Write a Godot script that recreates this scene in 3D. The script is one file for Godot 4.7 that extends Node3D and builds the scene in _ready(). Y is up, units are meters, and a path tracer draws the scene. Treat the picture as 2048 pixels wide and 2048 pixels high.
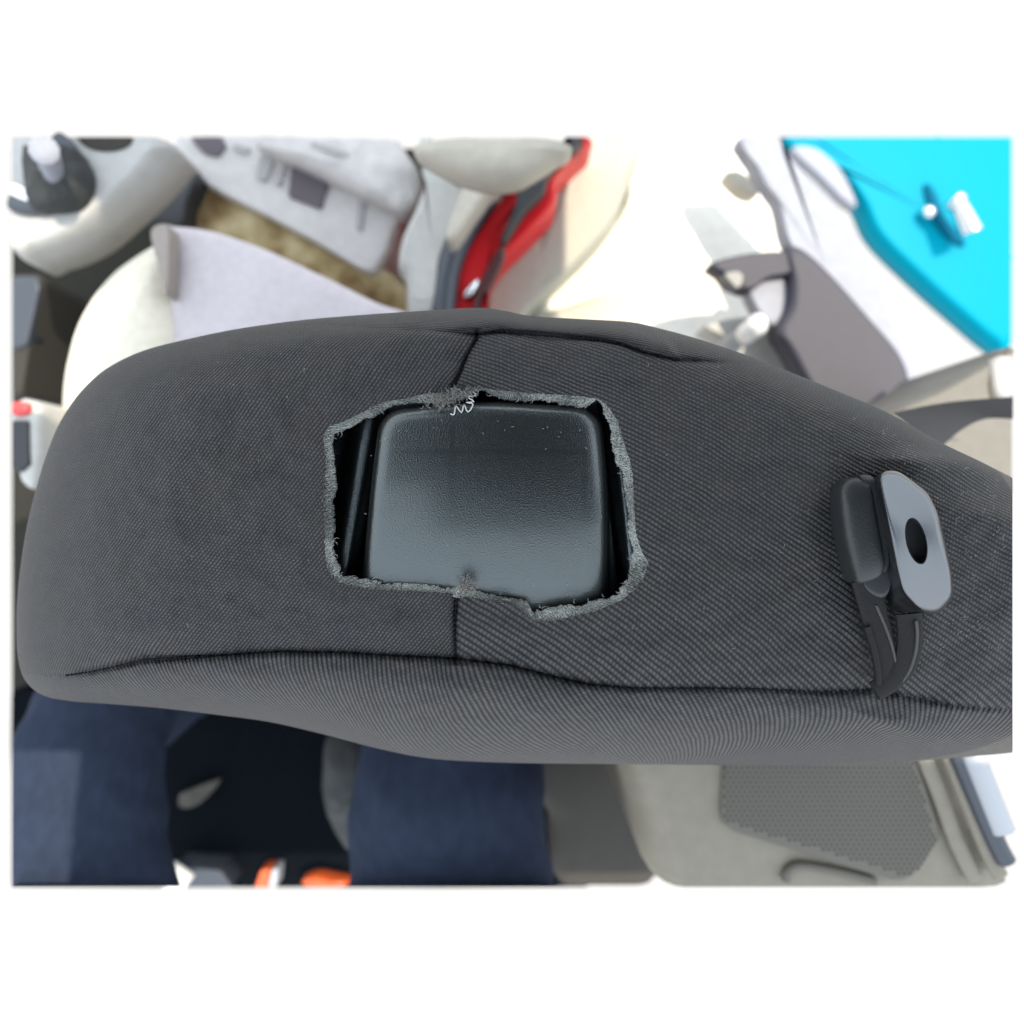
extends Node3D

const CAM_Y := 1.27
const TAN := 0.65
const K := TAN / 1024.0
const SEAT := 0.42          # metres from the lens to the top of the seat back
var M := {}
var used := {}
var rng := RandomNumberGenerator.new()


func P(px: float, py: float, d: float) -> Vector3:
	return Vector3((px - 1024.0) * K * d, CAM_Y - d, (py - 1024.0) * K * d)


func _ready() -> void:
	rng.seed = 7
	# ---- camera, sky, sun, exposure
	var cam := Camera3D.new()
	cam.name = "camera"
	cam.position = Vector3(0, CAM_Y, 0)
	cam.rotation_degrees = Vector3(-90, 0, 0)
	cam.fov = rad_to_deg(2.0 * atan(TAN))
	cam.near = 0.02
	cam.far = 60.0
	add_child(cam)
	cam.current = true
	var we := WorldEnvironment.new()
	we.name = "environment"
	var env := Environment.new()
	env.background_mode = Environment.BG_SKY
	var sm := ProceduralSkyMaterial.new()
	sm.sky_top_color = Color(0.90, 0.95, 1.0)
	sm.sky_horizon_color = Color(0.975, 0.98, 0.99)
	sm.sky_curve = 0.2
	sm.ground_horizon_color = Color(0.975, 0.98, 0.99)
	sm.ground_bottom_color = Color(0.975, 0.97, 0.96)
	sm.ground_curve = 0.2
	sm.sky_energy_multiplier = 1.45
	sm.ground_energy_multiplier = 1.0
	sm.sun_angle_max = 1.0
	var sky := Sky.new()
	sky.sky_material = sm
	env.sky = sky
	env.tonemap_mode = Environment.TONE_MAPPER_LINEAR
	env.tonemap_exposure = 1.12
	env.sdfgi_enabled = true
	env.ssao_enabled = true
	env.ssil_enabled = true
	we.environment = env
	var lens := CameraAttributesPhysical.new()
	lens.frustum_focal_length = 24.0
	lens.exposure_aperture = 3.4
	lens.frustum_focus_distance = 0.428
	we.camera_attributes = lens
	add_child(we)
	var sun := DirectionalLight3D.new()
	sun.name = "sun"
	sun.light_energy = 1.6
	sun.light_color = Color(1.0, 0.95, 0.86)
	sun.light_angular_distance = 0.5
	sun.shadow_enabled = true
	add_child(sun)
	sun.look_at_from_position(Vector3(0.3, 0.9, -0.25) * 10.0, Vector3.ZERO, Vector3.FORWARD)

	make_materials()
	build_roof()
	build_floor()
	build_seat()
	build_console()
	build_front()
	build_door()
	build_parked_car()
	build_right_side()
	build_rear()
	build_person()
	build_litter()


# ---------------------------------------------------------------- helpers
func thing(called: String, label: String, category: String, at := Vector3.ZERO, group := "") -> Node3D:
	var o := Node3D.new()
	o.name = called
	add_child(o, true)
	o.position = at
	tag(o, label, category, group)
	return o


func tag(o: Node3D, label: String, category: String, group := "") -> void:
	o.set_meta("label", label)
	o.set_meta("category", category)
	if group:
		o.set_meta("group", group)


func put(called: String, mesh: Mesh, mat: Material, parent: Node3D = self) -> MeshInstance3D:
	var o := MeshInstance3D.new()
	var n := called
	var key := str(parent.get_instance_id()) + called
	if used.has(key):
		used[key] += 1
		n = called + "_%03d" % used[key]
	else:
		used[key] = 0
	o.name = n
	o.mesh = mesh
	o.material_override = mat
	parent.add_child(o, true)
	var up := Vector3.ZERO
	var p: Node = parent
	while p != self:
		up += (p as Node3D).position
		p = p.get_parent()
	o.position = -up        # shapes are laid out in the place's own metres
	return o


func smooth(pts: Array, n: int, closed := true) -> PackedVector2Array:
	var out := PackedVector2Array()
	var c := pts.size()
	for i in (c if closed else c - 1):
		var p0: Vector2 = pts[(i - 1 + c) % c] if closed else pts[max(i - 1, 0)]
		var p1: Vector2 = pts[i]
		var p2: Vector2 = pts[(i + 1) % c]
		var p3: Vector2 = pts[(i + 2) % c] if closed else pts[min(i + 2, c - 1)]
		for k in n:
			out.append(p1.cubic_interpolate(p2, p0, p3, float(k) / n))
	if not closed:
		out.append(pts[c - 1])
	return out


func V(a: Array) -> Array:
	var out := []
	for i in range(0, a.size(), 2):
		out.append(Vector2(a[i], a[i + 1]))
	return out


func rounded(pts: Array, r: float, n := 4) -> PackedVector2Array:
	# a polygon whose corners are rounded by about r
	var out := PackedVector2Array()
	var c := pts.size()
	for i in c:
		var a: Vector2 = pts[(i - 1 + c) % c]
		var b: Vector2 = pts[i]
		var d: Vector2 = pts[(i + 1) % c]
		var ra := minf(r, a.distance_to(b) * 0.45)
		var rd := minf(r, d.distance_to(b) * 0.45)
		var p := b + (a - b).normalized() * ra
		var q := b + (d - b).normalized() * rd
		for k in n + 1:
			var t := float(k) / n
			out.append(p.lerp(b, t).lerp(b.lerp(q, t), t))
		var e := q.distance_to(d) - ra
		for k in range(1, 4):
			if e > 30.0:
				var nd: Vector2 = d + (b - d).normalized() * minf(r, d.distance_to(b) * 0.45)
				out.append(q.lerp(nd, k / 4.0))
	return out


func finish(verts: PackedVector3Array, uvs: PackedVector2Array, idx: PackedInt32Array, cols := PackedColorArray(), flat := false) -> ArrayMesh:
	if flat:
		var nv := PackedVector3Array()
		var nu := PackedVector2Array()
		var nn := PackedVector3Array()
		for i in range(0, idx.size(), 3):
			var a := verts[idx[i]]
			var b := verts[idx[i + 1]]
			var c := verts[idx[i + 2]]
			var n := (c - a).cross(b - a).normalized()
			for k in 3:
				nv.append(verts[idx[i + k]])
				nu.append(uvs[idx[i + k]])
				nn.append(n)
		var fa := []
		fa.resize(Mesh.ARRAY_MAX)
		fa[Mesh.ARRAY_VERTEX] = nv
		fa[Mesh.ARRAY_NORMAL] = nn
		fa[Mesh.ARRAY_TEX_UV] = nu
		var fm := ArrayMesh.new()
		fm.add_surface_from_arrays(Mesh.PRIMITIVE_TRIANGLES, fa)
		return fm
	var nor := PackedVector3Array()
	nor.resize(verts.size())
	for i in range(0, idx.size(), 3):
		var a := verts[idx[i]]
		var n := (verts[idx[i + 2]] - a).cross(verts[idx[i + 1]] - a)
		nor[idx[i]] += n
		nor[idx[i + 1]] += n
		nor[idx[i + 2]] += n
	for i in nor.size():
		nor[i] = nor[i].normalized() if nor[i].length_squared() > 1e-24 else Vector3.UP
	var arr := []
	arr.resize(Mesh.ARRAY_MAX)
	arr[Mesh.ARRAY_VERTEX] = verts
	arr[Mesh.ARRAY_NORMAL] = nor
	arr[Mesh.ARRAY_TEX_UV] = uvs
	if cols.size():
		arr[Mesh.ARRAY_COLOR] = cols
	arr[Mesh.ARRAY_INDEX] = idx
	var m := ArrayMesh.new()
	m.add_surface_from_arrays(Mesh.PRIMITIVE_TRIANGLES, arr)
	return m


# A solid with the given outline (pixels of the photograph at depth d), its top shaped by a profile of [scale, drop] rings and closed by a wall.
func mound(pts: PackedVector2Array, c: Vector2, d: float, prof: Array, tilt := Vector2.ZERO, ripple := 0.0, freq := 30.0, bow := Vector2.ZERO) -> ArrayMesh:
	var n := pts.size()
	var turn := 0.0
	for i in n:
		turn += (pts[i] - c).cross(pts[(i + 1) % n] - c)
	var verts := PackedVector3Array()
	var uvs := PackedVector2Array()
	var idx := PackedInt32Array()
	var noise := FastNoiseLite.new()
	noise.seed = int(c.x + c.y)
	noise.frequency = freq
	noise.fractal_octaves = 3
	var first := true
	for ring in prof:
		for i in n:
			var far := pts[i]
			if far.y < 281.0:
				far.y = 225.0
			if far.y > 1767.0:
				far.y = 1825.0
			if far.x < 30.0:
				far.x = -20.0
			if far.x > 2018.0:
				far.x = 2070.0
			var q: Vector2 = c + (far - c) * ring[0]
			q = q.clamp(Vector2(24, 274), Vector2(2024, 1774))   # where the modelled part of the car ends
			var w := P(q.x, q.y, d)
			w.y -= ring[1] + (q - c).dot(tilt)
			w.y -= bow.x * pow((q.x - c.x) / 250.0, 2.0) + bow.y * pow((q.y - c.y) / 250.0, 2.0)
			if ripple > 0.0:
				w.y += ripple * noise.get_noise_2d(w.x, w.z)
			verts.append(w)
			uvs.append(Vector2(w.x, w.z + (ring[1] if ring[0] >= 0.999 else 0.0)))
	var cw := P(c.x, c.y, d)
	cw.y -= prof[0][1]
	var top := verts.size()
	verts.append(cw)
	uvs.append(Vector2(cw.x, cw.z))
	var bot := cw
	bot.y = CAM_Y - d - float(prof[-1][1])
	verts.append(bot)
	uvs.append(Vector2(cw.x, cw.z))
	var f := turn > 0.0   # pixels run down, so a positive turn is clockwise as seen from above
	var last := (prof.size() - 1) * n
	for i in n:
		var j := (i + 1) % n
		tri(idx, top, i, j, f)
		tri(idx, top + 1, last + j, last + i, f)
		for r in prof.size() - 1:
			tri(idx, r * n + i, (r + 1) * n + i, (r + 1) * n + j, f)
			tri(idx, r * n + i, (r + 1) * n + j, r * n + j, f)
	return finish(verts, uvs, idx)


func tri(idx: PackedInt32Array, a: int, b: int, c: int, forward: bool) -> void:
	idx.append(a)
	idx.append(b if forward else c)
	idx.append(c if forward else b)


func slab_profile(bevel: float, deep: float, edge := 0.97) -> Array:
	var out := [[0.3, 0.0], [0.7, 0.0], [edge - 0.03, 0.0]]
	for k in 6:
		var t := k / 5.0
		out.append([edge + (1.0 - edge) * sin(t * PI / 2), bevel * (1.0 - cos(t * PI / 2))])
	out.append([1.0, bevel + 0.002])
	out.append([1.0, deep])
	return out


func pillow_profile(crown: float, deep: float, power := 2.5, n := 14) -> Array:
	var out := []
	for k in n:
		var s := (k + 1.0) / n
		s = 1.0 - pow(1.0 - s, 1.6)
		out.append([s, crown * (1.0 - pow(maxf(0.0, 1.0 - pow(s, power)), 1.0 / power))])
	out.append([1.0, crown + 0.01])
	out.append([0.99, deep])
	return out


func tube(pts: PackedVector3Array, radius: Callable, sides := 10, caps := true, squash := 1.0) -> ArrayMesh:
	var verts := PackedVector3Array()
	var uvs := PackedVector2Array()
	var idx := PackedInt32Array()
	var n := pts.size()
	var ref := Vector3.UP
	var side := Vector3.ZERO
	var run := 0.0
	for i in n:
		var t := (pts[mini(i + 1, n - 1)] - pts[maxi(i - 1, 0)]).normalized()
		if side == Vector3.ZERO:
			ref = Vector3.UP if absf(t.y) < 0.9 else Vector3.RIGHT
			side = t.cross(ref).normalized()
		side = (side - t * side.dot(t)).normalized()
		var up := side.cross(t).normalized()
		if i:
			run += pts[i].distance_to(pts[i - 1])
		var r: float = radius.call(float(i) / maxf(1.0, n - 1.0))
		for k in sides:
			var a := TAU * k / sides
			verts.append(pts[i] + (side * cos(a) + up * sin(a) * squash) * r)
			uvs.append(Vector2(run, a * r))
	for i in n - 1:
		for k in sides:
			var k2 := (k + 1) % sides
			tri(idx, i * sides + k, i * sides + k2, (i + 1) * sides + k2, true)
			tri(idx, i * sides + k, (i + 1) * sides + k2, (i + 1) * sides + k, true)
	if caps:
		for e in [0, n - 1]:
			var c := verts.size()
			verts.append(pts[e])
			uvs.append(Vector2.ZERO)
			for k in sides:
				tri(idx, c, e * sides + (k + 1) % sides, e * sides + k, e == 0)
	return finish(verts, uvs, idx)


func line(px: Array, d: float, n := 6, lift := 0.0) -> PackedVector3Array:
	var out := PackedVector3Array()
	for q in smooth(V(px), n, false):
		out.append(P(q.x, q.y, d) + Vector3(0, lift, 0))
	return out


func joined(parts: Array) -> ArrayMesh:
	var st := SurfaceTool.new()
	st.begin(Mesh.PRIMITIVE_TRIANGLES)
	for m in parts:
		st.append_from(m, 0, Transform3D())
	return st.commit()


func mat(c: Color, rough := 0.7, spec := 0.5) -> StandardMaterial3D:
	var m := StandardMaterial3D.new()
	m.albedo_color = c.linear_to_srgb()
	m.roughness = rough
	m.metallic_specular = spec
	return m


func noise_tex(freq: float, octaves := 3, kind := FastNoiseLite.TYPE_SIMPLEX_SMOOTH, size := 512, sd := 1, ramp: Gradient = null) -> NoiseTexture2D:
	var n := FastNoiseLite.new()
	n.noise_type = kind
	n.seed = sd
	n.frequency = freq
	n.fractal_octaves = octaves
	if kind == FastNoiseLite.TYPE_CELLULAR:
		n.cellular_return_type = FastNoiseLite.RETURN_DISTANCE
	var t := NoiseTexture2D.new()
	t.width = size
	t.height = size
	t.seamless = true
	t.noise = n
	if ramp:
		t.color_ramp = ramp
	return t


func ramp(a: float, b: float) -> Gradient:
	var g := Gradient.new()
	g.set_color(0, Color(a, a, a))
	g.set_color(1, Color(b, b, b))
	return g


func grained(c: Color, rough: float, scale: float, relief: float, sd := 1) -> StandardMaterial3D:
	var m := mat(c, rough)
	m.albedo_texture = noise_tex(0.012, 4, FastNoiseLite.TYPE_SIMPLEX_SMOOTH, 512, sd, ramp(0.94, 1.0))
	m.heightmap_enabled = true
	m.heightmap_texture = noise_tex(0.06, 2, FastNoiseLite.TYPE_SIMPLEX_SMOOTH, 512, sd + 3)
	m.heightmap_scale = relief
	m.uv1_scale = Vector3(scale, scale, 1)
	return m


func weave_images(nub: float) -> Array:
	var size := 512
	var reps := 16
	var r := RandomNumberGenerator.new()
	r.seed = 3
	var cell := []
	for i in reps * reps:
		cell.append(r.randf())
	var rough := FastNoiseLite.new()
	rough.seed = 9
	rough.frequency = 0.35
	var hb := PackedByteArray()
	var ab := PackedByteArray()
	for j in size:
		var v := float(j) / size * reps
		var row := int(v)
		var fv := v - row
		var rib := pow(maxf(0.0, sin(PI * fv)), 0.8)
		for i in size:
			var u := float(i) / size * reps + 0.5 * (row % 2)
			var col := int(u) % reps
			var fu := u - floorf(u)
			var bead := pow(maxf(0.0, sin(PI * fu)), 0.6)
			var rnd: float = cell[row * reps + col]
			var h := rib * (1.0 - nub + nub * bead) * (0.93 + 0.14 * rnd)
			h = clampf(h + 0.13 * rough.get_noise_2d(i, j), 0.0, 1.0)
			hb.append(int(h * 255.0))
			var a := clampf(0.12 + 0.95 * pow(h, 1.25) + 0.06 * (rnd - 0.5), 0.0, 1.0)
			ab.append(int(a * 255.0))
	return [ImageTexture.create_from_image(Image.create_from_data(size, size, false, Image.FORMAT_L8, hb)), ImageTexture.create_from_image(Image.create_from_data(size, size, false, Image.FORMAT_L8, ab))]


func make_materials() -> void:
	var w := weave_images(0.5)
	var f := mat(Color(0.062, 0.059, 0.060), 0.6, 0.42)
	f.albedo_texture = w[1]
	f.heightmap_enabled = true
	f.heightmap_texture = w[0]
	f.heightmap_scale = 0.075
	f.rim_enabled = true
	f.rim = 0.32
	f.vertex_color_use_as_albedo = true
	M.fabric = f
	var w2 := weave_images(0.24)
	var f2: StandardMaterial3D = f.duplicate()
	f2.albedo_texture = w2[1]
	f2.heightmap_texture = w2[0]
	M.ribbed = f2
	var foam := mat(Color(1, 1, 1), 0.95, 0.2)
	foam.vertex_color_use_as_albedo = true
	M.foam = foam
	var pl := mat(Color(0.062, 0.072, 0.073), 0.32, 0.5)
	pl.metallic = 0.9
	pl.clearcoat_enabled = true
	pl.clearcoat = 0.6
	pl.clearcoat_roughness = 0.2
	pl.heightmap_enabled = true
	pl.heightmap_texture = noise_tex(0.17, 2, FastNoiseLite.TYPE_CELLULAR, 512, 4)
	pl.heightmap_scale = 0.02
	pl.uv1_scale = Vector3(14, 14, 1)
	M.plastic = pl
	var pd := mat(Color(0.075, 0.09, 0.098), 0.3, 0.5)
	pd.metallic = 0.85
	pd.clearcoat_enabled = true
	pd.clearcoat = 0.8
	pd.clearcoat_roughness = 0.35
	pd.heightmap_enabled = true
	pd.heightmap_texture = pl.heightmap_texture
	pd.heightmap_scale = 0.03
	pd.uv1_scale = Vector3(14, 14, 1)
	M.housing = pd
	var cl := mat(Color(0.080, 0.088, 0.097), 0.22, 0.5)
	cl.metallic = 0.9
	cl.clearcoat_enabled = true
	cl.clearcoat = 1.0
	cl.clearcoat_roughness = 0.3
	cl.heightmap_enabled = true
	cl.heightmap_texture = noise_tex(0.12, 2, FastNoiseLite.TYPE_SIMPLEX_SMOOTH, 512, 6)
	cl.heightmap_scale = 0.006
	cl.uv1_scale = Vector3(25, 25, 1)
	M.clip = cl
	M.rubber = grained(Color(0.018, 0.020, 0.021), 0.45, 18.0, 0.01, 12)
	M.strap = grained(Color(0.014, 0.013, 0.013), 0.55, 30.0, 0.02, 14)
	M.strap_glint = grained(Color(0.045, 0.043, 0.04), 0.4, 60.0, 0.02, 15)  # paler than the strap, for the light caught along its edges
	M.thread = mat(Color(0.012, 0.012, 0.016), 0.9, 0.2)
	M.pale_thread = mat(Color(0.55, 0.55, 0.55), 0.6)
	M.lint = mat(Color(0.28, 0.28, 0.27), 0.8)
	M.fray = mat(Color(0.16, 0.15, 0.14), 0.9)
	M.beige = grained(Color(0.50, 0.46, 0.38), 0.6, 9.0, 0.02, 20)
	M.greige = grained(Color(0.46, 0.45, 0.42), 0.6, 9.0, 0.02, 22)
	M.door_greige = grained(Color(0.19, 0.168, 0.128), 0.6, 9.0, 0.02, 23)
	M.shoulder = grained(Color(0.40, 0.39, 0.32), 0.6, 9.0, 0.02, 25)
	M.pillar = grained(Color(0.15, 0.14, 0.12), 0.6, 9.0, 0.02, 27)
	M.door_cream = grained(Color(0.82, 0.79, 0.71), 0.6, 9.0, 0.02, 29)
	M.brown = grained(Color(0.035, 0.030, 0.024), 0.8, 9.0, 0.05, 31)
	M.khaki_dull = grained(Color(0.045, 0.041, 0.033), 0.8, 9.0, 0.05, 33)
	M.console = grained(Color(0.40, 0.39, 0.37), 0.45, 8.0, 0.01, 24)
	M.cream = grained(Color(0.72, 0.66, 0.54), 0.8, 12.0, 0.05, 26)
	M.lilac = grained(Color(0.52, 0.47, 0.485), 0.85, 12.0, 0.05, 28)
	M.taupe = grained(Color(0.30, 0.26, 0.23), 0.85, 12.0, 0.05, 30)
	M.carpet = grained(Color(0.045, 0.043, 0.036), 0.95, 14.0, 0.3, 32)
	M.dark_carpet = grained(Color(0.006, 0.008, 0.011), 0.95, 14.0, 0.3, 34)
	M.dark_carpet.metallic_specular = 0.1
	M.carpet.metallic_specular = 0.15
	M.strap.metallic_specular = 0.3
	M.cloth = grained(Color(0.56, 0.53, 0.51), 0.9, 7.0, 0.15, 36)
	M.plum = mat(Color(0.10, 0.085, 0.095), 0.9)
	M.grey_band = mat(Color(0.33, 0.31, 0.31), 0.9)
	M.black_trim = mat(Color(0.018, 0.019, 0.022), 0.5)
	M.blue_black = mat(Color(0.035, 0.042, 0.055), 0.4)
	M.red = mat(Color(0.62, 0.012, 0.018), 0.35, 0.3)
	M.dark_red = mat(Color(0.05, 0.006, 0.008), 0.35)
	M.mauve = grained(Color(0.036, 0.034, 0.050), 0.6, 8.0, 0.02, 40)  # dark base colour carries the shade on the door trim
	M.lavender = grained(Color(0.28, 0.29, 0.34), 0.6, 8.0, 0.02, 42)
	M.turquoise = mat(Color(0.0, 0.24, 0.34), 0.35, 0.12)
	M.teal = mat(Color(0.0, 0.09, 0.16), 0.7, 0.2)
	M.chrome = mat(Color(0.75, 0.76, 0.78), 0.18)
	M.chrome.metallic = 1.0
	M.silver = mat(Color(0.35, 0.36, 0.38), 0.35)
	M.white = mat(Color(0.8, 0.8, 0.78), 0.5)
	M.red_plastic = mat(Color(0.55, 0.05, 0.05), 0.4)
	M.orange = mat(Color(0.55, 0.09, 0.02), 0.5)
	M.belt = grained(Color(0.022, 0.023, 0.028), 0.7, 40.0, 0.03, 44)
	M.grille = mat(Color(0.10, 0.090, 0.074), 0.7)
	M.grille_pit = mat(Color(0.03, 0.027, 0.022), 0.9)
	M.headliner = mat(Color(0.06, 0.06, 0.062), 0.95)  # kept dark so the added roof shows dark in reflections
	M.bag = grained(Color(0.03, 0.032, 0.032), 0.7, 9.0, 0.1, 46)
	var khaki := mat(Color(0.46, 0.41, 0.31), 0.95)
	var g := Gradient.new()
	g.set_color(0, Color(0.50, 0.40, 0.26))
	g.set_color(1, Color(1.0, 0.97, 0.90))
	g.add_point(0.45, Color(0.78, 0.72, 0.58))
	khaki.albedo_texture = noise_tex(0.009, 4, FastNoiseLite.TYPE_SIMPLEX_SMOOTH, 512, 50, g)
	khaki.uv1_scale = Vector3(3.5, 3.5, 1)
	M.khaki = khaki
	var jean := mat(Color(0.025, 0.034, 0.058), 0.9, 0.2)
	jean.albedo_texture = noise_tex(0.02, 5, FastNoiseLite.TYPE_SIMPLEX_SMOOTH, 512, 52, ramp(0.88, 1.0))
	jean.heightmap_enabled = true
	jean.heightmap_texture = noise_tex(0.2, 2, FastNoiseLite.TYPE_SIMPLEX_SMOOTH, 512, 54)
	jean.heightmap_scale = 0.02
	jean.uv1_scale = Vector3(6, 6, 1)
	M.jean = jean


func box(lo: Vector3, hi: Vector3) -> ArrayMesh:
	var bm := BoxMesh.new()
	bm.size = hi - lo
	var st := SurfaceTool.new()
	st.begin(Mesh.PRIMITIVE_TRIANGLES)
	st.append_from(bm, 0, Transform3D(Basis(), (lo + hi) / 2))
	return st.commit()


# ---------------------------------------------------------------- the car's floor and an added roof
func build_roof() -> void:
	var t := thing("shading_roof", "unseen dark roof added above the seats to shape sun and shade", "shading roof", Vector3(-0.2, 1.33, 0.2))
	var lo := 1.29
	var hi := 1.34
	# unseen panels; gaps, edges and side rail are cut to place sun and shade
	put("shade_panel", box(Vector3(-0.34, lo, -0.95), Vector3(-0.14, hi, -0.60)), M.headliner, t)
	put("shade_panel", box(Vector3(-0.34, lo, -0.33), Vector3(-0.14, hi, 0.00)), M.headliner, t)
	put("shade_panel", box(Vector3(-0.14, lo, -0.95), Vector3(0.44, hi, 0.16)), M.headliner, t)
	put("shade_rail", box(Vector3(0.44, lo, 0.02), Vector3(0.92, hi, 0.16)), M.headliner, t)


func build_floor() -> void:
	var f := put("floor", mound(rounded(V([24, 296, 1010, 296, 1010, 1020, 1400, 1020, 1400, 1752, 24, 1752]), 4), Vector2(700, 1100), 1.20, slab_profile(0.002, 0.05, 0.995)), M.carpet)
	f.set_meta("kind", "structure")


# ---------------------------------------------------------------- the seat
const HC := Vector2(960, 985)
var low_seam: PackedVector2Array
var up_seam: PackedVector2Array
var mid_top: PackedVector2Array
var mid_low: PackedVector2Array
var out_seam: PackedVector2Array
var wr := FastNoiseLite.new()


func at_x(line_: PackedVector2Array, x: float) -> float:
	if x <= line_[0].x:
		return line_[0].y
	for i in line_.size() - 1:
		if x <= line_[i + 1].x:
			return lerpf(line_[i].y, line_[i + 1].y, (x - line_[i].x) / maxf(1e-4, line_[i + 1].x - line_[i].x))
	return line_[-1].y


func at_y(line_: PackedVector2Array, y: float) -> float:
	if y <= line_[0].y:
		return line_[0].x
	for i in line_.size() - 1:
		if y <= line_[i + 1].y:
			return lerpf(line_[i].x, line_[i + 1].x, (y - line_[i].y) / maxf(1e-4, line_[i + 1].y - line_[i].y))
	return line_[-1].x


func relief(x: float, y: float, hole_d: float) -> float:
	var h := 0.0
	var g := y - at_x(low_seam, x)
	if absf(g) < 200.0:
		var k := smoothstep(60.0, 200.0, x) * lerpf(1.0, 0.5, smoothstep(1120.0, 1350.0, x))
		h -= k * (0.0045 * exp(-g * g / 40.0) + 0.006 * exp(-absf(g) / 30.0) + 0.0007 * sin(x * 0.24) * exp(-g * g / 160.0))
		if g > 0.0:
			h += 0.004 * exp(-pow((g - 55.0) / 45.0, 2.0)) * smoothstep(1500.0, 900.0, x)
	g = y - at_x(up_seam, x)
	if absf(g) < 90.0:
		var k := smoothstep(1500.0, 1380.0, x) * (0.25 + 0.75 * smoothstep(840.0, 960.0, x))
		h -= k * (0.003 * exp(-g * g / 30.0) + 0.004 * exp(-absf(g) / 18.0))
		if g < 0.0:
			# the front panel's folded hem, which ends in a rounded tongue
			var e := (x - 1340.0) - (y - 680.0) * 0.55
			h += 0.006 * exp(-pow((g + 24.0) / 20.0, 2.0)) * smoothstep(8.0, -14.0, e) * smoothstep(900.0, 1000.0, x)
	if y < 800.0 and y > 655.0:
		g = x - at_y(mid_top, y)
		if absf(g) < 80.0:
			h -= 0.003 * exp(-g * g / 30.0) + 0.002 * exp(-absf(g) / 20.0)
			h += 0.0015 * smoothstep(0.0, 6.0, g) * exp(-absf(g) / 40.0)
	if y > 1160.0 and y < 1330.0:
		g = x - at_y(mid_low, y)
		if absf(g) < 80.0:
			h -= 0.003 * exp(-g * g / 30.0) + 0.002 * exp(-absf(g) / 18.0)
	if y > 1090.0 and y < 1400.0:
		g = x - at_y(out_seam, y)
		if absf(g) < 120.0:
			h -= (0.007 * exp(-pow((g - 22.0) / 20.0, 2.0))) * smoothstep(1090.0, 1150.0, y) * smoothstep(1400.0, 1370.0, y)
	# pulled pleats and a slack surface
	h += 0.0026 * wr.get_noise_2d(x, y * 1.6) * smoothstep(0.0, 60.0, hole_d)
	h += 0.0005 * wr.get_noise_2d(x * 3.1 + 500.0, y * 2.3)
	h -= 0.0025 * exp(-hole_d / 55.0)
	# hollow where the strap guide presses into the cloth
	h -= 0.008 * exp(-(pow((x - 1730.0) / 70.0, 2.0) + pow((y - 1060.0) / 120.0, 2.0)))
	return h


func ray_hit(poly: PackedVector2Array, dir: Vector2) -> float:
	var best := 0.0
	var n := poly.size()
	for i in n:
		var a := poly[i] - HC
		var e := poly[(i + 1) % n] - poly[i]
		var den := dir.cross(e)
		if absf(den) < 1e-6:
			continue
		var t := a.cross(e) / den
		var s := a.cross(dir) / den
		if s >= -1e-5 and s <= 1.00001 and t > best:
			best = t
	return best


func seat_reach(poly: PackedVector2Array, dir: Vector2) -> float:
	var t := ray_hit(poly, dir)
	return minf(t, (2025.0 - HC.x) / dir.x) if dir.x > 0.1 else t


func seat_depth(x: float, y: float) -> float:
	return SEAT + 0.012 * smoothstep(1000.0, 100.0, x) + 0.006 * pow((y - 1000.0) / 400.0, 2.0)


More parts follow.
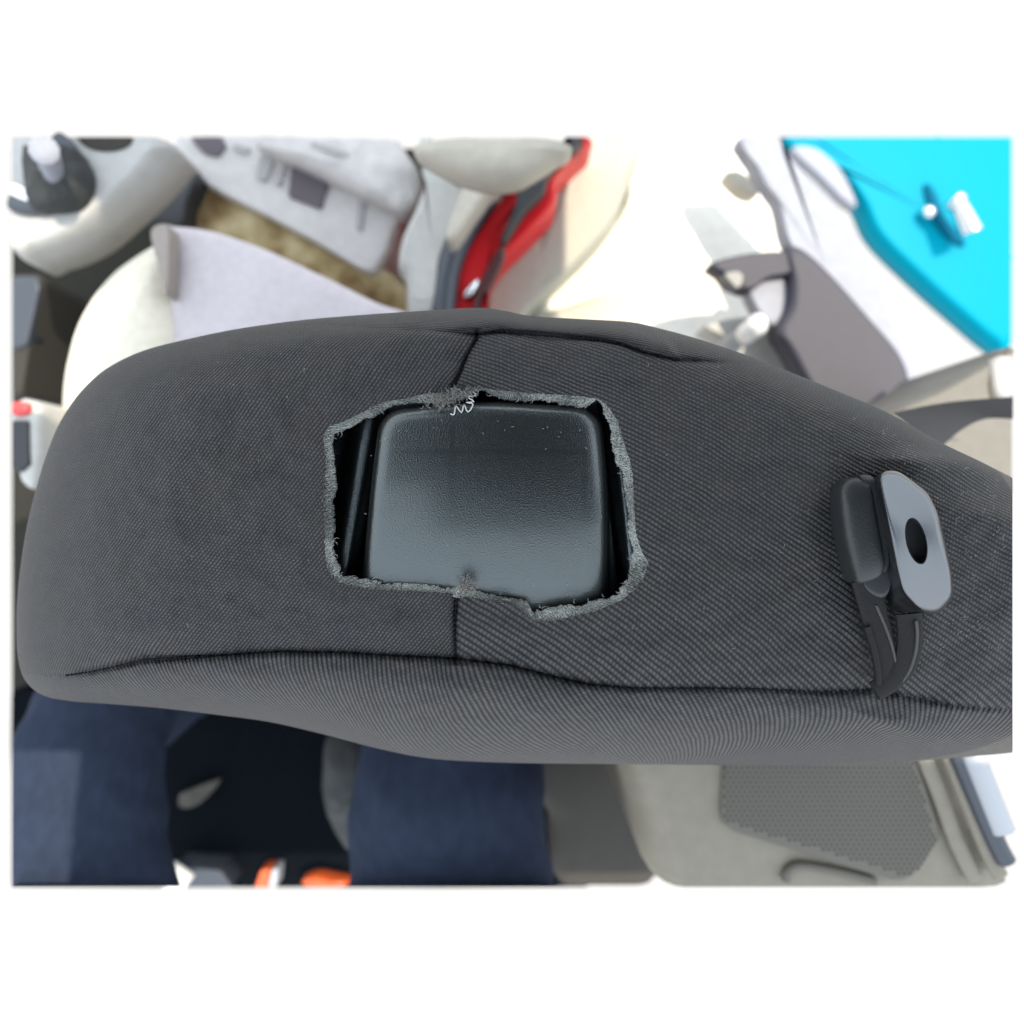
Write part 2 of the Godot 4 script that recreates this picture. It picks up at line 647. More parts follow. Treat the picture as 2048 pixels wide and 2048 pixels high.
func build_seat() -> void:
	wr.seed = 21
	wr.frequency = 0.006
	wr.fractal_octaves = 3
	low_seam = PackedVector2Array(V([40, 1345, 123, 1352, 190, 1342, 289, 1319, 438, 1311, 562, 1303, 686, 1305, 823, 1313, 910, 1317, 1021, 1331, 1104, 1352, 1179, 1369, 1266, 1376, 1411, 1376, 1514, 1377, 1638, 1383, 1754, 1378, 1824, 1393, 1907, 1410, 2023, 1418, 2110, 1428]))
	up_seam = PackedVector2Array(V([560, 648, 700, 652, 823, 660, 914, 665, 955, 668, 1000, 662, 1038, 666, 1121, 673, 1204, 680, 1245, 688, 1287, 704, 1353, 719, 1423, 724, 1500, 730, 1600, 735, 2100, 900]))
	mid_top = PackedVector2Array(V([957, 640, 955, 676, 935, 709, 922, 742, 908, 770, 905, 800]))
	mid_low = PackedVector2Array(V([914, 1160, 913, 1190, 910, 1236, 910, 1278, 912, 1317, 913, 1330]))
	out_seam = PackedVector2Array(V([1640, 760, 1676, 900, 1692, 1050, 1706, 1150, 1724, 1230, 1740, 1310, 1750, 1380]))
	# outline: x, y, width of the rounding (px), how far it falls (m)
	var o := [33, 1257, 330, .085, 35, 1191, 330, .085, 43, 1118, 320, .08, 56, 1042, 300, .08, 73, 975, 290, .08, 92, 912, 270, .08, 118, 848, 250, .075, 160, 785, 220, .07, 212, 738, 190, .06, 285, 702, 160, .06, 376, 678, 130, .055, 479, 657, 110, .05, 604, 640, 90, .05, 720, 630, 80, .05, 823, 623, 70, .045, 914, 617, 65, .045, 968, 616, 65, .045, 1012, 622, 65, .045, 1063, 632, 65, .045, 1162, 638, 65, .045, 1260, 644, 65, .045, 1320, 657, 65, .045, 1390, 676, 70, .045, 1470, 702, 80, .045, 1555, 734, 90, .05, 1679, 784, 100, .05, 1775, 825, 110, .05, 1880, 884, 120, .055, 1965, 925, 60, .04, 2020, 955, 10, .03, 2025, 1000, 7, .02, 2025, 1150, 7, .02, 2025, 1300, 7, .02, 2025, 1440, 7, .02, 2018, 1503, 20, .04, 1930, 1514, 90, .09, 1845, 1521, 130, .10, 1720, 1528, 145, .10, 1597, 1531, 150, .10, 1411, 1530, 155, .10, 1224, 1528, 160, .10, 1038, 1526, 165, .10, 872, 1518, 170, .10, 760, 1498, 170, .10, 645, 1468, 160, .095, 540, 1444, 145, .09, 438, 1430, 130, .085, 320, 1416, 125, .08, 220, 1408, 140, .08, 140, 1402, 180, .08, 85, 1390, 240, .085, 50, 1360, 300, .085, 36, 1315, 320, .085]
	var op := []
	var oq := []
	for i in range(0, o.size(), 4):
		op.append(Vector2(o[i], o[i + 1]))
		oq.append(Vector2(o[i + 2], o[i + 3]))
	# beyond the squared outer end the rounding follows the seat's edges straight on
	var ep := []
	var eq := []
	for i in op.size():
		if op[i].x < 1990.0:
			ep.append(op[i])
			eq.append(oq[i])
			if i + 1 < op.size() and op[i + 1].x > 1990.0:
				for e in [[2080, 985], [2200, 1060], [2290, 1180], [2290, 1330], [2200, 1440], [2080, 1495]]:
					ep.append(Vector2(e[0], e[1]))
					eq.append(Vector2(130, 0.07))
	var outline := smooth(ep, 8)
	var edge := smooth(eq, 8)
	var hole := PackedVector2Array(V([906, 780, 875, 786, 845, 789, 810, 797, 772, 803, 753, 809, 715, 830, 677, 847, 656, 853, 646, 870, 648, 890, 651, 924, 646, 970, 645, 1010, 648, 1046, 650, 1104, 655, 1142, 664, 1158, 678, 1167, 700, 1174, 753, 1180, 830, 1182, 899, 1186, 911, 1190, 933, 1194, 983, 1202, 1021, 1209, 1040, 1220, 1056, 1236, 1072, 1242, 1100, 1242, 1136, 1236, 1194, 1221, 1243, 1200, 1274, 1177, 1290, 1150, 1297, 1126, 1284, 1104, 1272, 1066, 1268, 1008, 1266, 954, 1259, 920, 1247, 882, 1236, 843, 1220, 817, 1205, 803, 1195, 798, 1188, 796, 1136, 790, 1079, 788, 1021, 783, 983, 779, 952, 775, 929, 773]))
	var inner := PackedVector2Array(V([906, 813, 876, 812, 837, 807, 791, 811, 780, 816, 753, 832, 715, 849, 675, 870, 670, 890, 669, 912, 673, 951, 673, 989, 668, 1008, 671, 1046, 671, 1085, 669, 1104, 677, 1127, 692, 1150, 723, 1157, 791, 1162, 849, 1167, 899, 1174, 915, 1170, 922, 1160, 936, 1157, 946, 1164, 952, 1180, 1002, 1191, 1052, 1200, 1060, 1212, 1070, 1220, 1083, 1215, 1136, 1209, 1194, 1200, 1228, 1187, 1248, 1165, 1260, 1134, 1264, 1104, 1255, 1046, 1251, 989, 1243, 951, 1232, 924, 1224, 893, 1213, 847, 1204, 815, 1200, 806, 1192, 800, 1188, 820, 1180, 819, 1136, 813, 1079, 805, 1021, 802, 991, 796, 970, 783, 952, 779, 929, 800]))
	# directions, spread evenly along both contours
	var fine := 3000
	var acc := [0.0]
	var po := Vector2.ZERO
	var ph := Vector2.ZERO
	for i in fine + 1:
		var dir := Vector2.from_angle(TAU * i / fine)
		var a := dir * seat_reach(outline, dir)
		var b := dir * ray_hit(hole, dir)
		if i:
			acc.append(acc[-1] + po.distance_to(a) + 1.2 * ph.distance_to(b))
		po = a
		ph = b
	var n := 1150
	var rings := 190
	var dirs := PackedVector2Array()
	var at := 0
	for k in n:
		var want: float = acc[-1] * k / n
		while acc[at + 1] < want:
			at += 1
		dirs.append(Vector2.from_angle(TAU * (at + (want - acc[at]) / maxf(1e-6, acc[at + 1] - acc[at])) / fine))
	var r_out := PackedFloat32Array()
	var r_ext := PackedFloat32Array()
	var r_hole := PackedFloat32Array()
	var cosf := PackedFloat32Array()
	var roll := PackedVector2Array()
	var jag := FastNoiseLite.new()
	jag.seed = 5
	jag.frequency = 0.12
	for k in n:
		r_out.append(seat_reach(outline, dirs[k]))
		r_ext.append(ray_hit(outline, dirs[k]))
		r_hole.append(ray_hit(hole, dirs[k]) + 2.0 * jag.get_noise_2d(dirs[k].x * 300.0, dirs[k].y * 300.0))
		var q := HC + dirs[k] * r_ext[k]
		var best := 1e9
		var bi := 0
		for i in outline.size():
			var dd := outline[i].distance_squared_to(q)
			if dd < best:
				best = dd
				bi = i
		roll.append(edge[bi])
		var tg := (outline[(bi + 2) % outline.size()] - outline[(bi - 2 + outline.size()) % outline.size()]).normalized()
		cosf.append(absf(dirs[k].cross(tg)))
	# soften the values from direction to direction
	for pass_ in 3:
		var r2 := roll.duplicate()
		var c2 := cosf.duplicate()
		for k in n:
			roll[k] = (r2[(k - 1 + n) % n] + r2[k] + r2[(k + 1) % n]) / 3.0
			cosf[k] = (c2[(k - 1 + n) % n] + c2[k] + c2[(k + 1) % n]) / 3.0
	var skirt := 8
	var total := rings + skirt
	var pos := PackedVector3Array()
	var cloth := PackedVector2Array()   # place on the cloth, in pixels of the seat's plane
	var pix := PackedVector2Array()
	pos.resize(n * total)
	cloth.resize(n * total)
	pix.resize(n * total)
	for k in n:
		var run := 0.0
		var prev := Vector3.ZERO
		for r in rings:
			var s := float(r) / (rings - 1)
			s = s + 0.10 * sin(TAU * s) / TAU * -1.0
			var rad := lerpf(r_hole[k], r_out[k], s)
			var q := HC + dirs[k] * rad
			var e := (r_ext[k] - rad) * cosf[k]
			var qq := clampf(1.0 - e / maxf(1.0, roll[k].x), 0.0, 0.998)
			var d := seat_depth(q.x, q.y) + roll[k].y * (1.0 - sqrt(1.0 - qq * qq))
			var even := P(q.x, q.y, d)
			if r:
				run += even.distance_to(prev)
			prev = even
			d -= relief(q.x, q.y, rad - r_hole[k]) * (1.0 - qq * qq * 0.6)
			var w := P(q.x, q.y, d)
			var i := k * total + r
			pos[i] = w
			pix[i] = q
			cloth[i] = HC + dirs[k] * (r_hole[k] + run / (K * SEAT))
		for r in skirt:
			var i := k * total + rings + r
			var t := (r + 1.0) / skirt
			var w := pos[k * total + rings - 1]
			w.y -= 0.30 * t
			w.x *= 1.0 - 0.03 * t
			w.z *= 1.0 - 0.06 * t
			pos[i] = w
			pix[i] = pix[k * total + rings - 1] + dirs[k] * (r + 1.0) * 0.01
			cloth[i] = cloth[k * total + rings - 1] + dirs[k] * (0.30 * t / (K * SEAT))
	var nor := PackedVector3Array()
	nor.resize(n * total)
	for k in n:
		for r in total:
			var a := pos[((k + 1) % n) * total + r] - pos[((k - 1 + n) % n) * total + r]
			var b := pos[k * total + mini(r + 1, total - 1)] - pos[k * total + maxi(r - 1, 0)]
			nor[k * total + r] = b.cross(a).normalized()
	if nor[20].y < 0.0:
		for i in nor.size():
			nor[i] = -nor[i]

	var seat := thing("car_seat", "car seat in a black ribbed fabric cover with a ragged hole cut in it", "car seat", P(960, 985, 0.9))
	var fade_and_light := FastNoiseLite.new()
	fade_and_light.seed = 77
	fade_and_light.frequency = 0.006
	fade_and_light.fractal_octaves = 4
	var names := ["side_panel", "side_panel", "rear_panel", "front_panel", "side_panel"]
	for p in 5:
		var map_ := {}
		var v := PackedVector3Array()
		var nn := PackedVector3Array()
		var uv := PackedVector2Array()
		var tint := PackedColorArray()
		var idx := PackedInt32Array()
		for k in n:
			var k2 := (k + 1) % n
			for r in total - 1:
				var i0 := k * total + r
				var i1 := k * total + r + 1
				var j0 := k2 * total + r
				var j1 := k2 * total + r + 1
				var c := (pix[i0] + pix[j1]) * 0.5
				if panel_of(c) != p:
					continue
				for i in [i0, i1, j1, i0, j1, j0]:
					if not map_.has(i):
						map_[i] = v.size()
						v.append(pos[i])
						nn.append(nor[i])
						uv.append(weave_uv(p, cloth[i]))
						# slight uneven fading; the warm and cool drift imitates tinted light
						var a := 0.92 + 0.06 * fade_and_light.get_noise_2d(cloth[i].x, cloth[i].y)
						a *= 1.0 + 0.75 * smoothstep(1690.0, 1960.0, cloth[i].x + 90.0 * fade_and_light.get_noise_2d(cloth[i].y * 2.0, cloth[i].x))   # outer end lightened: sheen painted into the tint, with some dust
						var b := 0.07 * fade_and_light.get_noise_2d(cloth[i].x + 4000.0, cloth[i].y)
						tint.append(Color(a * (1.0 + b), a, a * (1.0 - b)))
					idx.append(map_[i])
		# clockwise fronts: flip when the first triangle looks down
		var fn := (v[idx[2]] - v[idx[0]]).cross(v[idx[1]] - v[idx[0]])
		if fn.dot(nn[idx[0]]) < 0.0:
			for i in range(0, idx.size(), 3):
				var x := idx[i + 1]
				idx[i + 1] = idx[i + 2]
				idx[i + 2] = x
		var arr := []
		arr.resize(Mesh.ARRAY_MAX)
		arr[Mesh.ARRAY_VERTEX] = v
		arr[Mesh.ARRAY_NORMAL] = nn
		arr[Mesh.ARRAY_TEX_UV] = uv
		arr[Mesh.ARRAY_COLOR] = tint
		arr[Mesh.ARRAY_INDEX] = idx
		var m := ArrayMesh.new()
		m.add_surface_from_arrays(Mesh.PRIMITIVE_TRIANGLES, arr)
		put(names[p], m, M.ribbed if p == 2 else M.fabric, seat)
	build_hole(seat, hole, inner)
	build_seams(seat)
	build_guide(seat)
	build_cushion(seat)
	build_lint(seat)


func panel_of(q: Vector2) -> int:
	if q.y > at_x(low_seam, q.x):
		return 2
	if q.x < 1500.0 and q.y < at_x(up_seam, q.x):
		return 3
	if q.y < HC.y and q.x < at_y(mid_top, q.y) or q.y >= HC.y and q.x < at_y(mid_low, q.y):
		return 0
	if q.x > at_y(out_seam, q.y):
		return 4
	return 1


func weave_uv(p: int, c: Vector2) -> Vector2:
	c += Vector2(wr.get_noise_2d(c.x * 1.3 + 900.0, c.y * 1.3), wr.get_noise_2d(c.x * 1.3, c.y * 1.3 + 900.0)) * 3.2
	var u := 0.0
	var v := 0.0
	var pu := 8.6
	var pv := 8.6
	match p:
		0:
			var a := deg_to_rad(-52.0)
			u = c.x * cos(a) + c.y * sin(a)
			v = -c.x * sin(a) + c.y * cos(a)
			v += 18.0 * sin(c.y / 190.0)
			pu = 7.6
			pv = 7.0
		1, 4:
			var t := clampf((c.y - 650.0) / 700.0, -0.3, 1.4)
			v = (c.y - 650.0) * 1.0 - 0.27 * 700.0 * t * t - 0.40 * c.x + 10.0 * sin(c.x / 160.0)
			u = c.x * cos(0.5) + c.y * sin(0.5)
			pv = 7.6
			pu = 8.6
			if p == 4:
				pv = 6.6
				pu = 7.0
		2:
			var t2 := clampf((c.x - 700.0) / 500.0, 0.0, 1.0)
			v = c.x - 0.20 * maxf(0.0, c.x - 900.0) - 0.55 * (c.y - 1350.0) * t2 * smoothstep(2000.0, 1400.0, c.x)
			u = c.y
			pv = 9.4
			pu = 8.6
		3:
			v = c.y - 0.2 * c.x
			u = c.x + 0.2 * c.y
			pv = 7.0
			pu = 7.0
	return Vector2(u / (pu * 16.0), v / (pv * 16.0))


func build_hole(seat: Node3D, hole: PackedVector2Array, inner: PackedVector2Array) -> void:
	# the cut foam lining under the fabric: a grainy band with a ragged inner edge
	var n := 2000
	var rows := 15
	var verts := PackedVector3Array()
	var uvs := PackedVector2Array()
	var cols := PackedColorArray()
	var idx := PackedInt32Array()
	var gr := FastNoiseLite.new()
	gr.seed = 31
	gr.frequency = 0.3
	var jag := FastNoiseLite.new()
	jag.seed = 33
	jag.frequency = 0.06
	for k in n:
		var dir := Vector2.from_angle(TAU * k / n)
		var ro := ray_hit(hole, dir)
		var ri := minf(ray_hit(inner, dir), ro - 3.0)
		var q0 := HC + dir * ri
		ri += 3.5 * jag.get_noise_2d(q0.x, q0.y) + 3.0 * gr.get_noise_2d(q0.x, q0.y) + (ro - ri) * 0.6 * maxf(0.0, jag.get_noise_2d(q0.x * 0.3 + 70.0, q0.y * 0.3))
		for r in rows:
			var t := float(r) / (rows - 1)
			var rad := lerpf(ro + 5.0, ri, t)
			var q := HC + dir * rad
			var d := seat_depth(q.x, q.y) + 0.0042 + 0.0035 * t * t + 0.0006 * sin(t * PI)
			if r == rows - 1:
				d += 0.005
			var w := P(q.x, q.y, d)
			var g := gr.get_noise_2d(q.x * 1.6, q.y * 1.6)
			w.y += 0.0014 * g + 0.0007 * (rng.randf() - 0.5)
			verts.append(w)
			uvs.append(q)
			var l := clampf(0.32 + 0.42 * g + 0.2 * (rng.randf() - 0.5) + 0.06 * jag.get_noise_2d(q.x * 0.3, q.y * 0.3), 0.06, 0.85)
			l *= 0.8 + 0.7 * jag.get_noise_2d(q.x * 0.12 + 300.0, q.y * 0.12)
			cols.append(Color(l * 0.97, l, l * 0.94))
	for k in n:
		var k2 := (k + 1) % n
		for r in rows - 1:
			tri(idx, k * rows + r, k2 * rows + r, k2 * rows + r + 1, true)
			tri(idx, k * rows + r, k2 * rows + r + 1, k * rows + r + 1, true)
	var fo := finish(verts, uvs, idx, cols)
	put("foam_edge", fo, M.foam, seat).set_meta("label", "cut grey foam edge round the hole")

	# black moulded housing with ridges either side of the panel
	var v2 := PackedVector3Array()
	var u2 := PackedVector2Array()
	var i2 := PackedInt32Array()
	var nx := 180
	var ny := 90
	for j in ny + 1:
		for i in nx + 1:
			var x := 600.0 + 740.0 * i / nx
			var y := 735.0 + 560.0 * j / ny
			var xl := lerpf(735.0, 684.0, (y - 850.0) / 290.0)
			var xr := lerpf(1222.0, 1256.0, (y - 850.0) / 300.0)
			var top := 0.030 * exp(-pow((x - xl) / 26.0, 4.0)) + 0.036 * exp(-pow((x - xr - 14.0) / 24.0, 4.0))
			top += 0.022 * exp(-pow((y - 770.0) / 22.0, 4.0)) * smoothstep(700.0, 780.0, x)
			var d := SEAT + 0.055 - minf(top, 0.037)
			var w := P(x, y, d)
			v2.append(w)
			u2.append(Vector2(w.x, w.z))
	for j in ny:
		for i in nx:
			var a := j * (nx + 1) + i
			tri(i2, a, a + 1, a + nx + 2, true)
			tri(i2, a, a + nx + 2, a + nx + 1, true)
	put("housing", finish(v2, u2, i2), M.housing, seat)

	# the domed plastic panel in the middle of the hole
	var rim := rounded(V([752, 812, 960, 794, 1210, 806, 1226, 1010, 1234, 1282, 696, 1272, 720, 1080]), 52, 8)
	var prof := []
	for k in 30:
		var s := (k + 1) / 30.0
		s = 1.0 - pow(1.0 - s, 1.8)
		prof.append([s, 0.010 * pow(s, 24.0)])
	prof.append([1.004, 0.020])
	prof.append([1.004, 0.040])
	put("plastic_panel", mound(rim, Vector2(955, 1000), SEAT + 0.001, prof, Vector2(0, 0.00002), 0.0, 30.0, Vector2(0.005, 0.0100)), M.plastic, seat)

	# a stray zigzag of overlock thread
	var zz := line([901, 827, 908, 829, 912, 812, 923, 825, 928, 809, 936, 824, 946, 808, 932, 805, 948, 803, 936, 794, 951, 791, 946, 783], SEAT + 0.002, 3)
	put("loose_thread", tube(zz, func(_s): return 0.00034, 5), M.pale_thread, seat)
	# the seam allowance: ragged tufts at both ends of the cut seam
	var tufts := []
	for spot in [[876, 800, 30, 16], [925, 785, 30, 9], [934, 1172, 16, 16]]:
		for k in 70:
			var q := Vector2(spot[0] + rng.randfn() * spot[2] * 0.5, spot[1] + rng.randfn() * spot[3] * 0.5)
			var a := rng.randf() * TAU
			var l := rng.randf_range(6.0, 18.0)
			var d := SEAT + rng.randf_range(-0.001, 0.004)
			tufts.append(tube(PackedVector3Array([P(q.x, q.y, d), P(q.x + cos(a) * l * 0.5, q.y + sin(a) * l * 0.5, d - 0.001), P(q.x + cos(a + 0.6) * l, q.y + sin(a + 0.6) * l, d + 0.001)]), func(s): return 0.00032 * (1.15 - s), 4, false))
	var tf := put("frayed_fibres", joined(tufts), M.fray, seat)
	tf.set_meta("kind", "stuff")
	# short hairs along the whole cut
	var hairs := []
	for k in 70:
		var dir := Vector2.from_angle(rng.randf() * TAU)
		var q := HC + dir * (ray_hit(inner, dir) + rng.randf_range(-1.0, 12.0))
		var a := dir.angle() + PI + rng.randfn() * 0.9
		var l := rng.randf_range(4.0, 13.0)
		var d := SEAT + rng.randf_range(0.001, 0.006)
		hairs.append(tube(PackedVector3Array([P(q.x, q.y, d), P(q.x + cos(a) * l * 0.5, q.y + sin(a) * l * 0.5, d), P(q.x + cos(a + 0.5) * l, q.y + sin(a + 0.5) * l, d + 0.001)]), func(s): return 0.00018 * (1.2 - s), 3, false))
	var hf := put("foam_hairs", joined(hairs), M.lint, seat)
	hf.set_meta("kind", "stuff")


func on_seat(x: float, y: float, lift := 0.0) -> Vector3:
	return P(x, y, seat_depth(x, y) - relief(x, y, 200.0) - lift)


func build_seams(seat: Node3D) -> void:
	for part in [[low_seam, 130.0, 2018.0, true], [up_seam, 955.0, 1360.0, true], [mid_top, 676.0, 776.0, false], [mid_low, 1192.0, 1314.0, false]]:
		var l: PackedVector2Array = part[0]
		var a: float = part[1]
		var b: float = part[2]
		var n := int((b - a) / 9.0)
		var st := []
		for k in n:
			# one stitch after another, each a short thread sunk into the crease
			var t0 := a + (b - a) * (k + 0.1) / n
			var t1 := a + (b - a) * (k + 0.9) / n
			var q0 := Vector2(t0, at_x(l, t0)) if part[3] else Vector2(at_y(l, t0), t0)
			var q1 := Vector2(t1, at_x(l, t1)) if part[3] else Vector2(at_y(l, t1), t1)
			var drop := edge_drop(q0)
			var p0 := on_seat(q0.x, q0.y, -drop)
			var p1 := on_seat(q1.x, q1.y, -drop)
			st.append(tube(PackedVector3Array([p0, (p0 + p1) / 2 + Vector3(0, 0.0006, 0), p1]), func(s): return 0.00075 - 0.0004 * absf(s - 0.5), 5))
		put("seam_stitching", joined(st), M.thread, seat).set_meta("kind", "stuff")


func edge_drop(q: Vector2) -> float:
	# how far the rear rounding has fallen where the lower seam runs
	if q.y < 1290.0:
		return 0.0
	var lowest := 1525.0 if q.x > 900.0 else lerpf(1405.0, 1525.0, clampf((q.x - 150.0) / 750.0, 0.0, 1.0))
	var w := 160.0 if q.x > 500.0 else 135.0
	var qq := clampf(1.0 - (lowest - q.y) / w, 0.0, 0.99)
	return 0.10 * (1.0 - sqrt(1.0 - qq * qq))


func build_guide(seat: Node3D) -> void:
	var g := Node3D.new()
	g.name = "strap_guide"
	seat.add_child(g, true)
	g.position = P(1800, 1060, 0.42) - seat.position
	g.set_meta("label", "black plastic belt guide with an oval hole")
	var f := func(a: Array) -> Array:   # from the close-up's pixels
		var out := []
		for i in range(0, a.size(), 2):
			out.append(Vector2(1524.0 + a[i] / 3.512, 874.0 + a[i + 1] / 3.512))
		return out
	# the plate: outline and hole joined ring by ring
	var plate := rounded(f.call([815, 270, 870, 232, 965, 240, 1165, 385, 1240, 540, 1335, 960, 1346, 1130, 1240, 1250, 1110, 1232, 985, 1100, 945, 940]), 15, 5)
	var foot := smooth(f.call([780, 310, 850, 250, 930, 250, 1060, 310, 1160, 410, 1230, 540, 1280, 700, 1315, 870, 1335, 1010, 1325, 1130, 1270, 1220, 1150, 1285, 1020, 1275, 930, 1240, 885, 1180, 880, 1010, 870, 720, 800, 430]), 6)
	var hc := Vector2(1524 + 1083 / 3.512, 874 + 730 / 3.512)
	var n := 120
	var verts := PackedVector3Array()
	var uvs := PackedVector2Array()
	var idx := PackedInt32Array()
	var d := 0.397
	var rows := []
	var save := HC
	for k in n:
		var dir := Vector2.from_angle(TAU * k / n)
		var ro := hit_from(plate, hc, dir)
		var rf := hit_from(foot, hc, dir)
		var e := dir.rotated(deg_to_rad(13.0))
		var rh := 1.0 / sqrt(pow(e.x / 20.0, 2.0) + pow(e.y / 47.0, 2.0))
		var tl := func(q: Vector2) -> float: return 0.00008 * (q.x - hc.x) + 0.00003 * (q.y - hc.y) + 0.0000005 * pow(q.y - hc.y, 2.0)
		for row in [[rh * 0.86, 0.014], [rh * 0.9, 0.005], [rh * 0.94, 0.002], [rh, 0.0004], [rh + 2.0, 0.0], [lerpf(rh, ro, 0.5), 0.0], [ro - 14.0, 0.0], [ro - 10.0, 0.0], [ro - 6.0, 0.0005], [ro - 3.0, 0.0013], [ro - 1.0, 0.0025], [ro, 0.0042], [lerpf(ro, rf, 0.5), 0.010], [rf, 0.016], [rf, 0.022]]:
			var q: Vector2 = hc + dir * row[0]
			var w := P(q.x, q.y, d + row[1] + tl.call(q))
			verts.append(w)
			uvs.append(Vector2(w.x, w.z))
	var rc := 15
	for k in n:
		var k2 := (k + 1) % n
		for r in rc - 1:
			tri(idx, k * rc + r, k * rc + r + 1, k2 * rc + r + 1, true)
			tri(idx, k * rc + r, k2 * rc + r + 1, k2 * rc + r, true)
	put("guide_plate", finish(verts, uvs, idx), M.clip, g)
	# dark bottom inside the oval hole
	put("hole_floor", mound(smooth(f.call([1030, 560, 1110, 600, 1170, 800, 1140, 900, 1050, 840, 1000, 680]), 4), hc, d + 0.011, slab_profile(0.001, 0.006)), M.black_trim, g)
	# the rubber bar and the narrow channel beside it
	put("rubber_bar", mound(smooth(f.call([575, 400, 610, 310, 680, 278, 748, 285, 790, 340, 828, 560, 866, 780, 884, 920, 850, 990, 770, 1030, 700, 1035, 665, 960, 630, 830, 595, 650]), 5), f.call([715, 660])[0], 0.4045, pillow_profile(0.008, 0.018, 3.2, 12), Vector2(-0.00004, 0)), M.rubber, g)
	put("channel_wall", mound(smooth(f.call([700, 276, 740, 262, 800, 290, 845, 430, 880, 640, 905, 880, 900, 930, 875, 955, 845, 950, 835, 920, 850, 880, 830, 760, 790, 540, 765, 340]), 5), f.call([822, 640])[0], 0.4065, slab_profile(0.003, 0.014, 0.8)), M.rubber, g)
	put("guide_stem", mound(smooth(f.call([640, 380, 820, 330, 900, 700, 920, 1000, 880, 1130, 780, 1120, 690, 1010, 640, 700]), 5), f.call([780, 740])[0], 0.411, slab_profile(0.004, 0.014, 0.9)), M.black_trim, g)
	# two vinyl straps that come out of the seam
	put("strap", strap(f.call([720, 1000, 770, 1180, 830, 1390, 865, 1580, 860, 1740]), 28.0, 0.413, 0.419, true), M.strap, g)
	put("strap", strap(f.call([1030, 1240, 1040, 1360, 1030, 1500, 980, 1630, 880, 1730, 790, 1785]), 27.0, 0.413, 0.4195, true), M.strap, g)
	put("strap_edge_glint", tube(guide_line(f.call([800, 1180, 868, 1340, 915, 1480, 938, 1600, 930, 1660]), 0.4125, 0.4175), func(_s): return 0.0009, 7), M.strap_glint, g)  # reflections on the strap edges, put in as thin paler tubes
	put("strap_edge_glint", tube(guide_line(f.call([1082, 1290, 1090, 1390, 1076, 1520, 1030, 1650, 960, 1740, 900, 1785]), 0.4105, 0.4185), func(_s): return 0.0009, 7), M.strap_glint, g)
	put("strap_edge", strap(f.call([735, 1330, 785, 1500, 810, 1640, 815, 1740]), 7.0, 0.414, 0.417, true), M.strap, g)


func guide_line(pts: Array, d0: float, d1: float) -> PackedVector3Array:
	var out := PackedVector3Array()
	var path := smooth(pts, 6, false)
	for i in path.size():
		out.append(P(path[i].x, path[i].y, lerpf(d0, d1, float(i) / (path.size() - 1))))
	return out


func hit_from(poly: PackedVector2Array, c: Vector2, dir: Vector2) -> float:
	var best := 0.0
	for i in poly.size():
		var a := poly[i] - c
		var e := poly[(i + 1) % poly.size()] - poly[i]
		var den := dir.cross(e)
		if absf(den) < 1e-6:
			continue
		var t := a.cross(e) / den
		var s := a.cross(dir) / den
		if s >= -1e-5 and s <= 1.00001 and t > best:
			best = t
	return best


func strap(pts: Array, half: float, d0: float, d1: float, taper := false) -> ArrayMesh:
	# a padded band: an oval section swept along the path
	var path := smooth(pts, 8, false)
	var n := path.size()
	var verts := PackedVector3Array()
	var uvs := PackedVector2Array()
	var idx := PackedInt32Array()
	var sides := 14
	for i in n:
		var t := float(i) / (n - 1)
		var tg := (path[mini(i + 1, n - 1)] - path[maxi(i - 1, 0)]).normalized()
		var no := Vector2(-tg.y, tg.x)
		var h := half * (1.0 - 0.25 * t * t) if taper else half
		for k in sides:
			var a := TAU * k / sides
			var q := path[i] + no * cos(a) * h
			var w := P(q.x, q.y, lerpf(d0, d1, t))
			w.y += signf(sin(a)) * pow(absf(sin(a)), 0.6) * 0.0022
			verts.append(w)
			uvs.append(Vector2(w.x, w.z))
	for i in n - 1:
		for k in sides:
			var k2 := (k + 1) % sides
			tri(idx, i * sides + k, (i + 1) * sides + k2, i * sides + k2, true)
			tri(idx, i * sides + k, (i + 1) * sides + k, (i + 1) * sides + k2, true)
	return finish(verts, uvs, idx)


func build_cushion(seat: Node3D) -> void:
	var cu := put("seat_cushion", mound(smooth(V([322, 452, 345, 446, 420, 456, 520, 490, 640, 545, 750, 600, 830, 640, 800, 760, 500, 800, 340, 740, 330, 560]), 6), Vector2(520, 640), 0.86, pillow_profile(0.02, 0.2, 5.0), Vector2(0, 0), 0.004, 8.0), M.lilac, seat)
	put("bolster", mound(smooth(V([310, 452, 230, 490, 160, 560, 115, 640, 90, 740, 84, 840, 88, 960, 200, 1000, 320, 900, 338, 700, 330, 520]), 6), Vector2(215, 740), 0.84, pillow_profile(0.05, 0.25, 2.2), Vector2(0, 0), 0.003, 8.0), M.cream, cu)
	put("side_insert", mound(smooth(V([300, 462, 330, 446, 338, 470, 336, 560, 330, 590, 318, 540]), 5), Vector2(323, 500), 0.835, slab_profile(0.004, 0.06, 0.9)), M.taupe, cu)


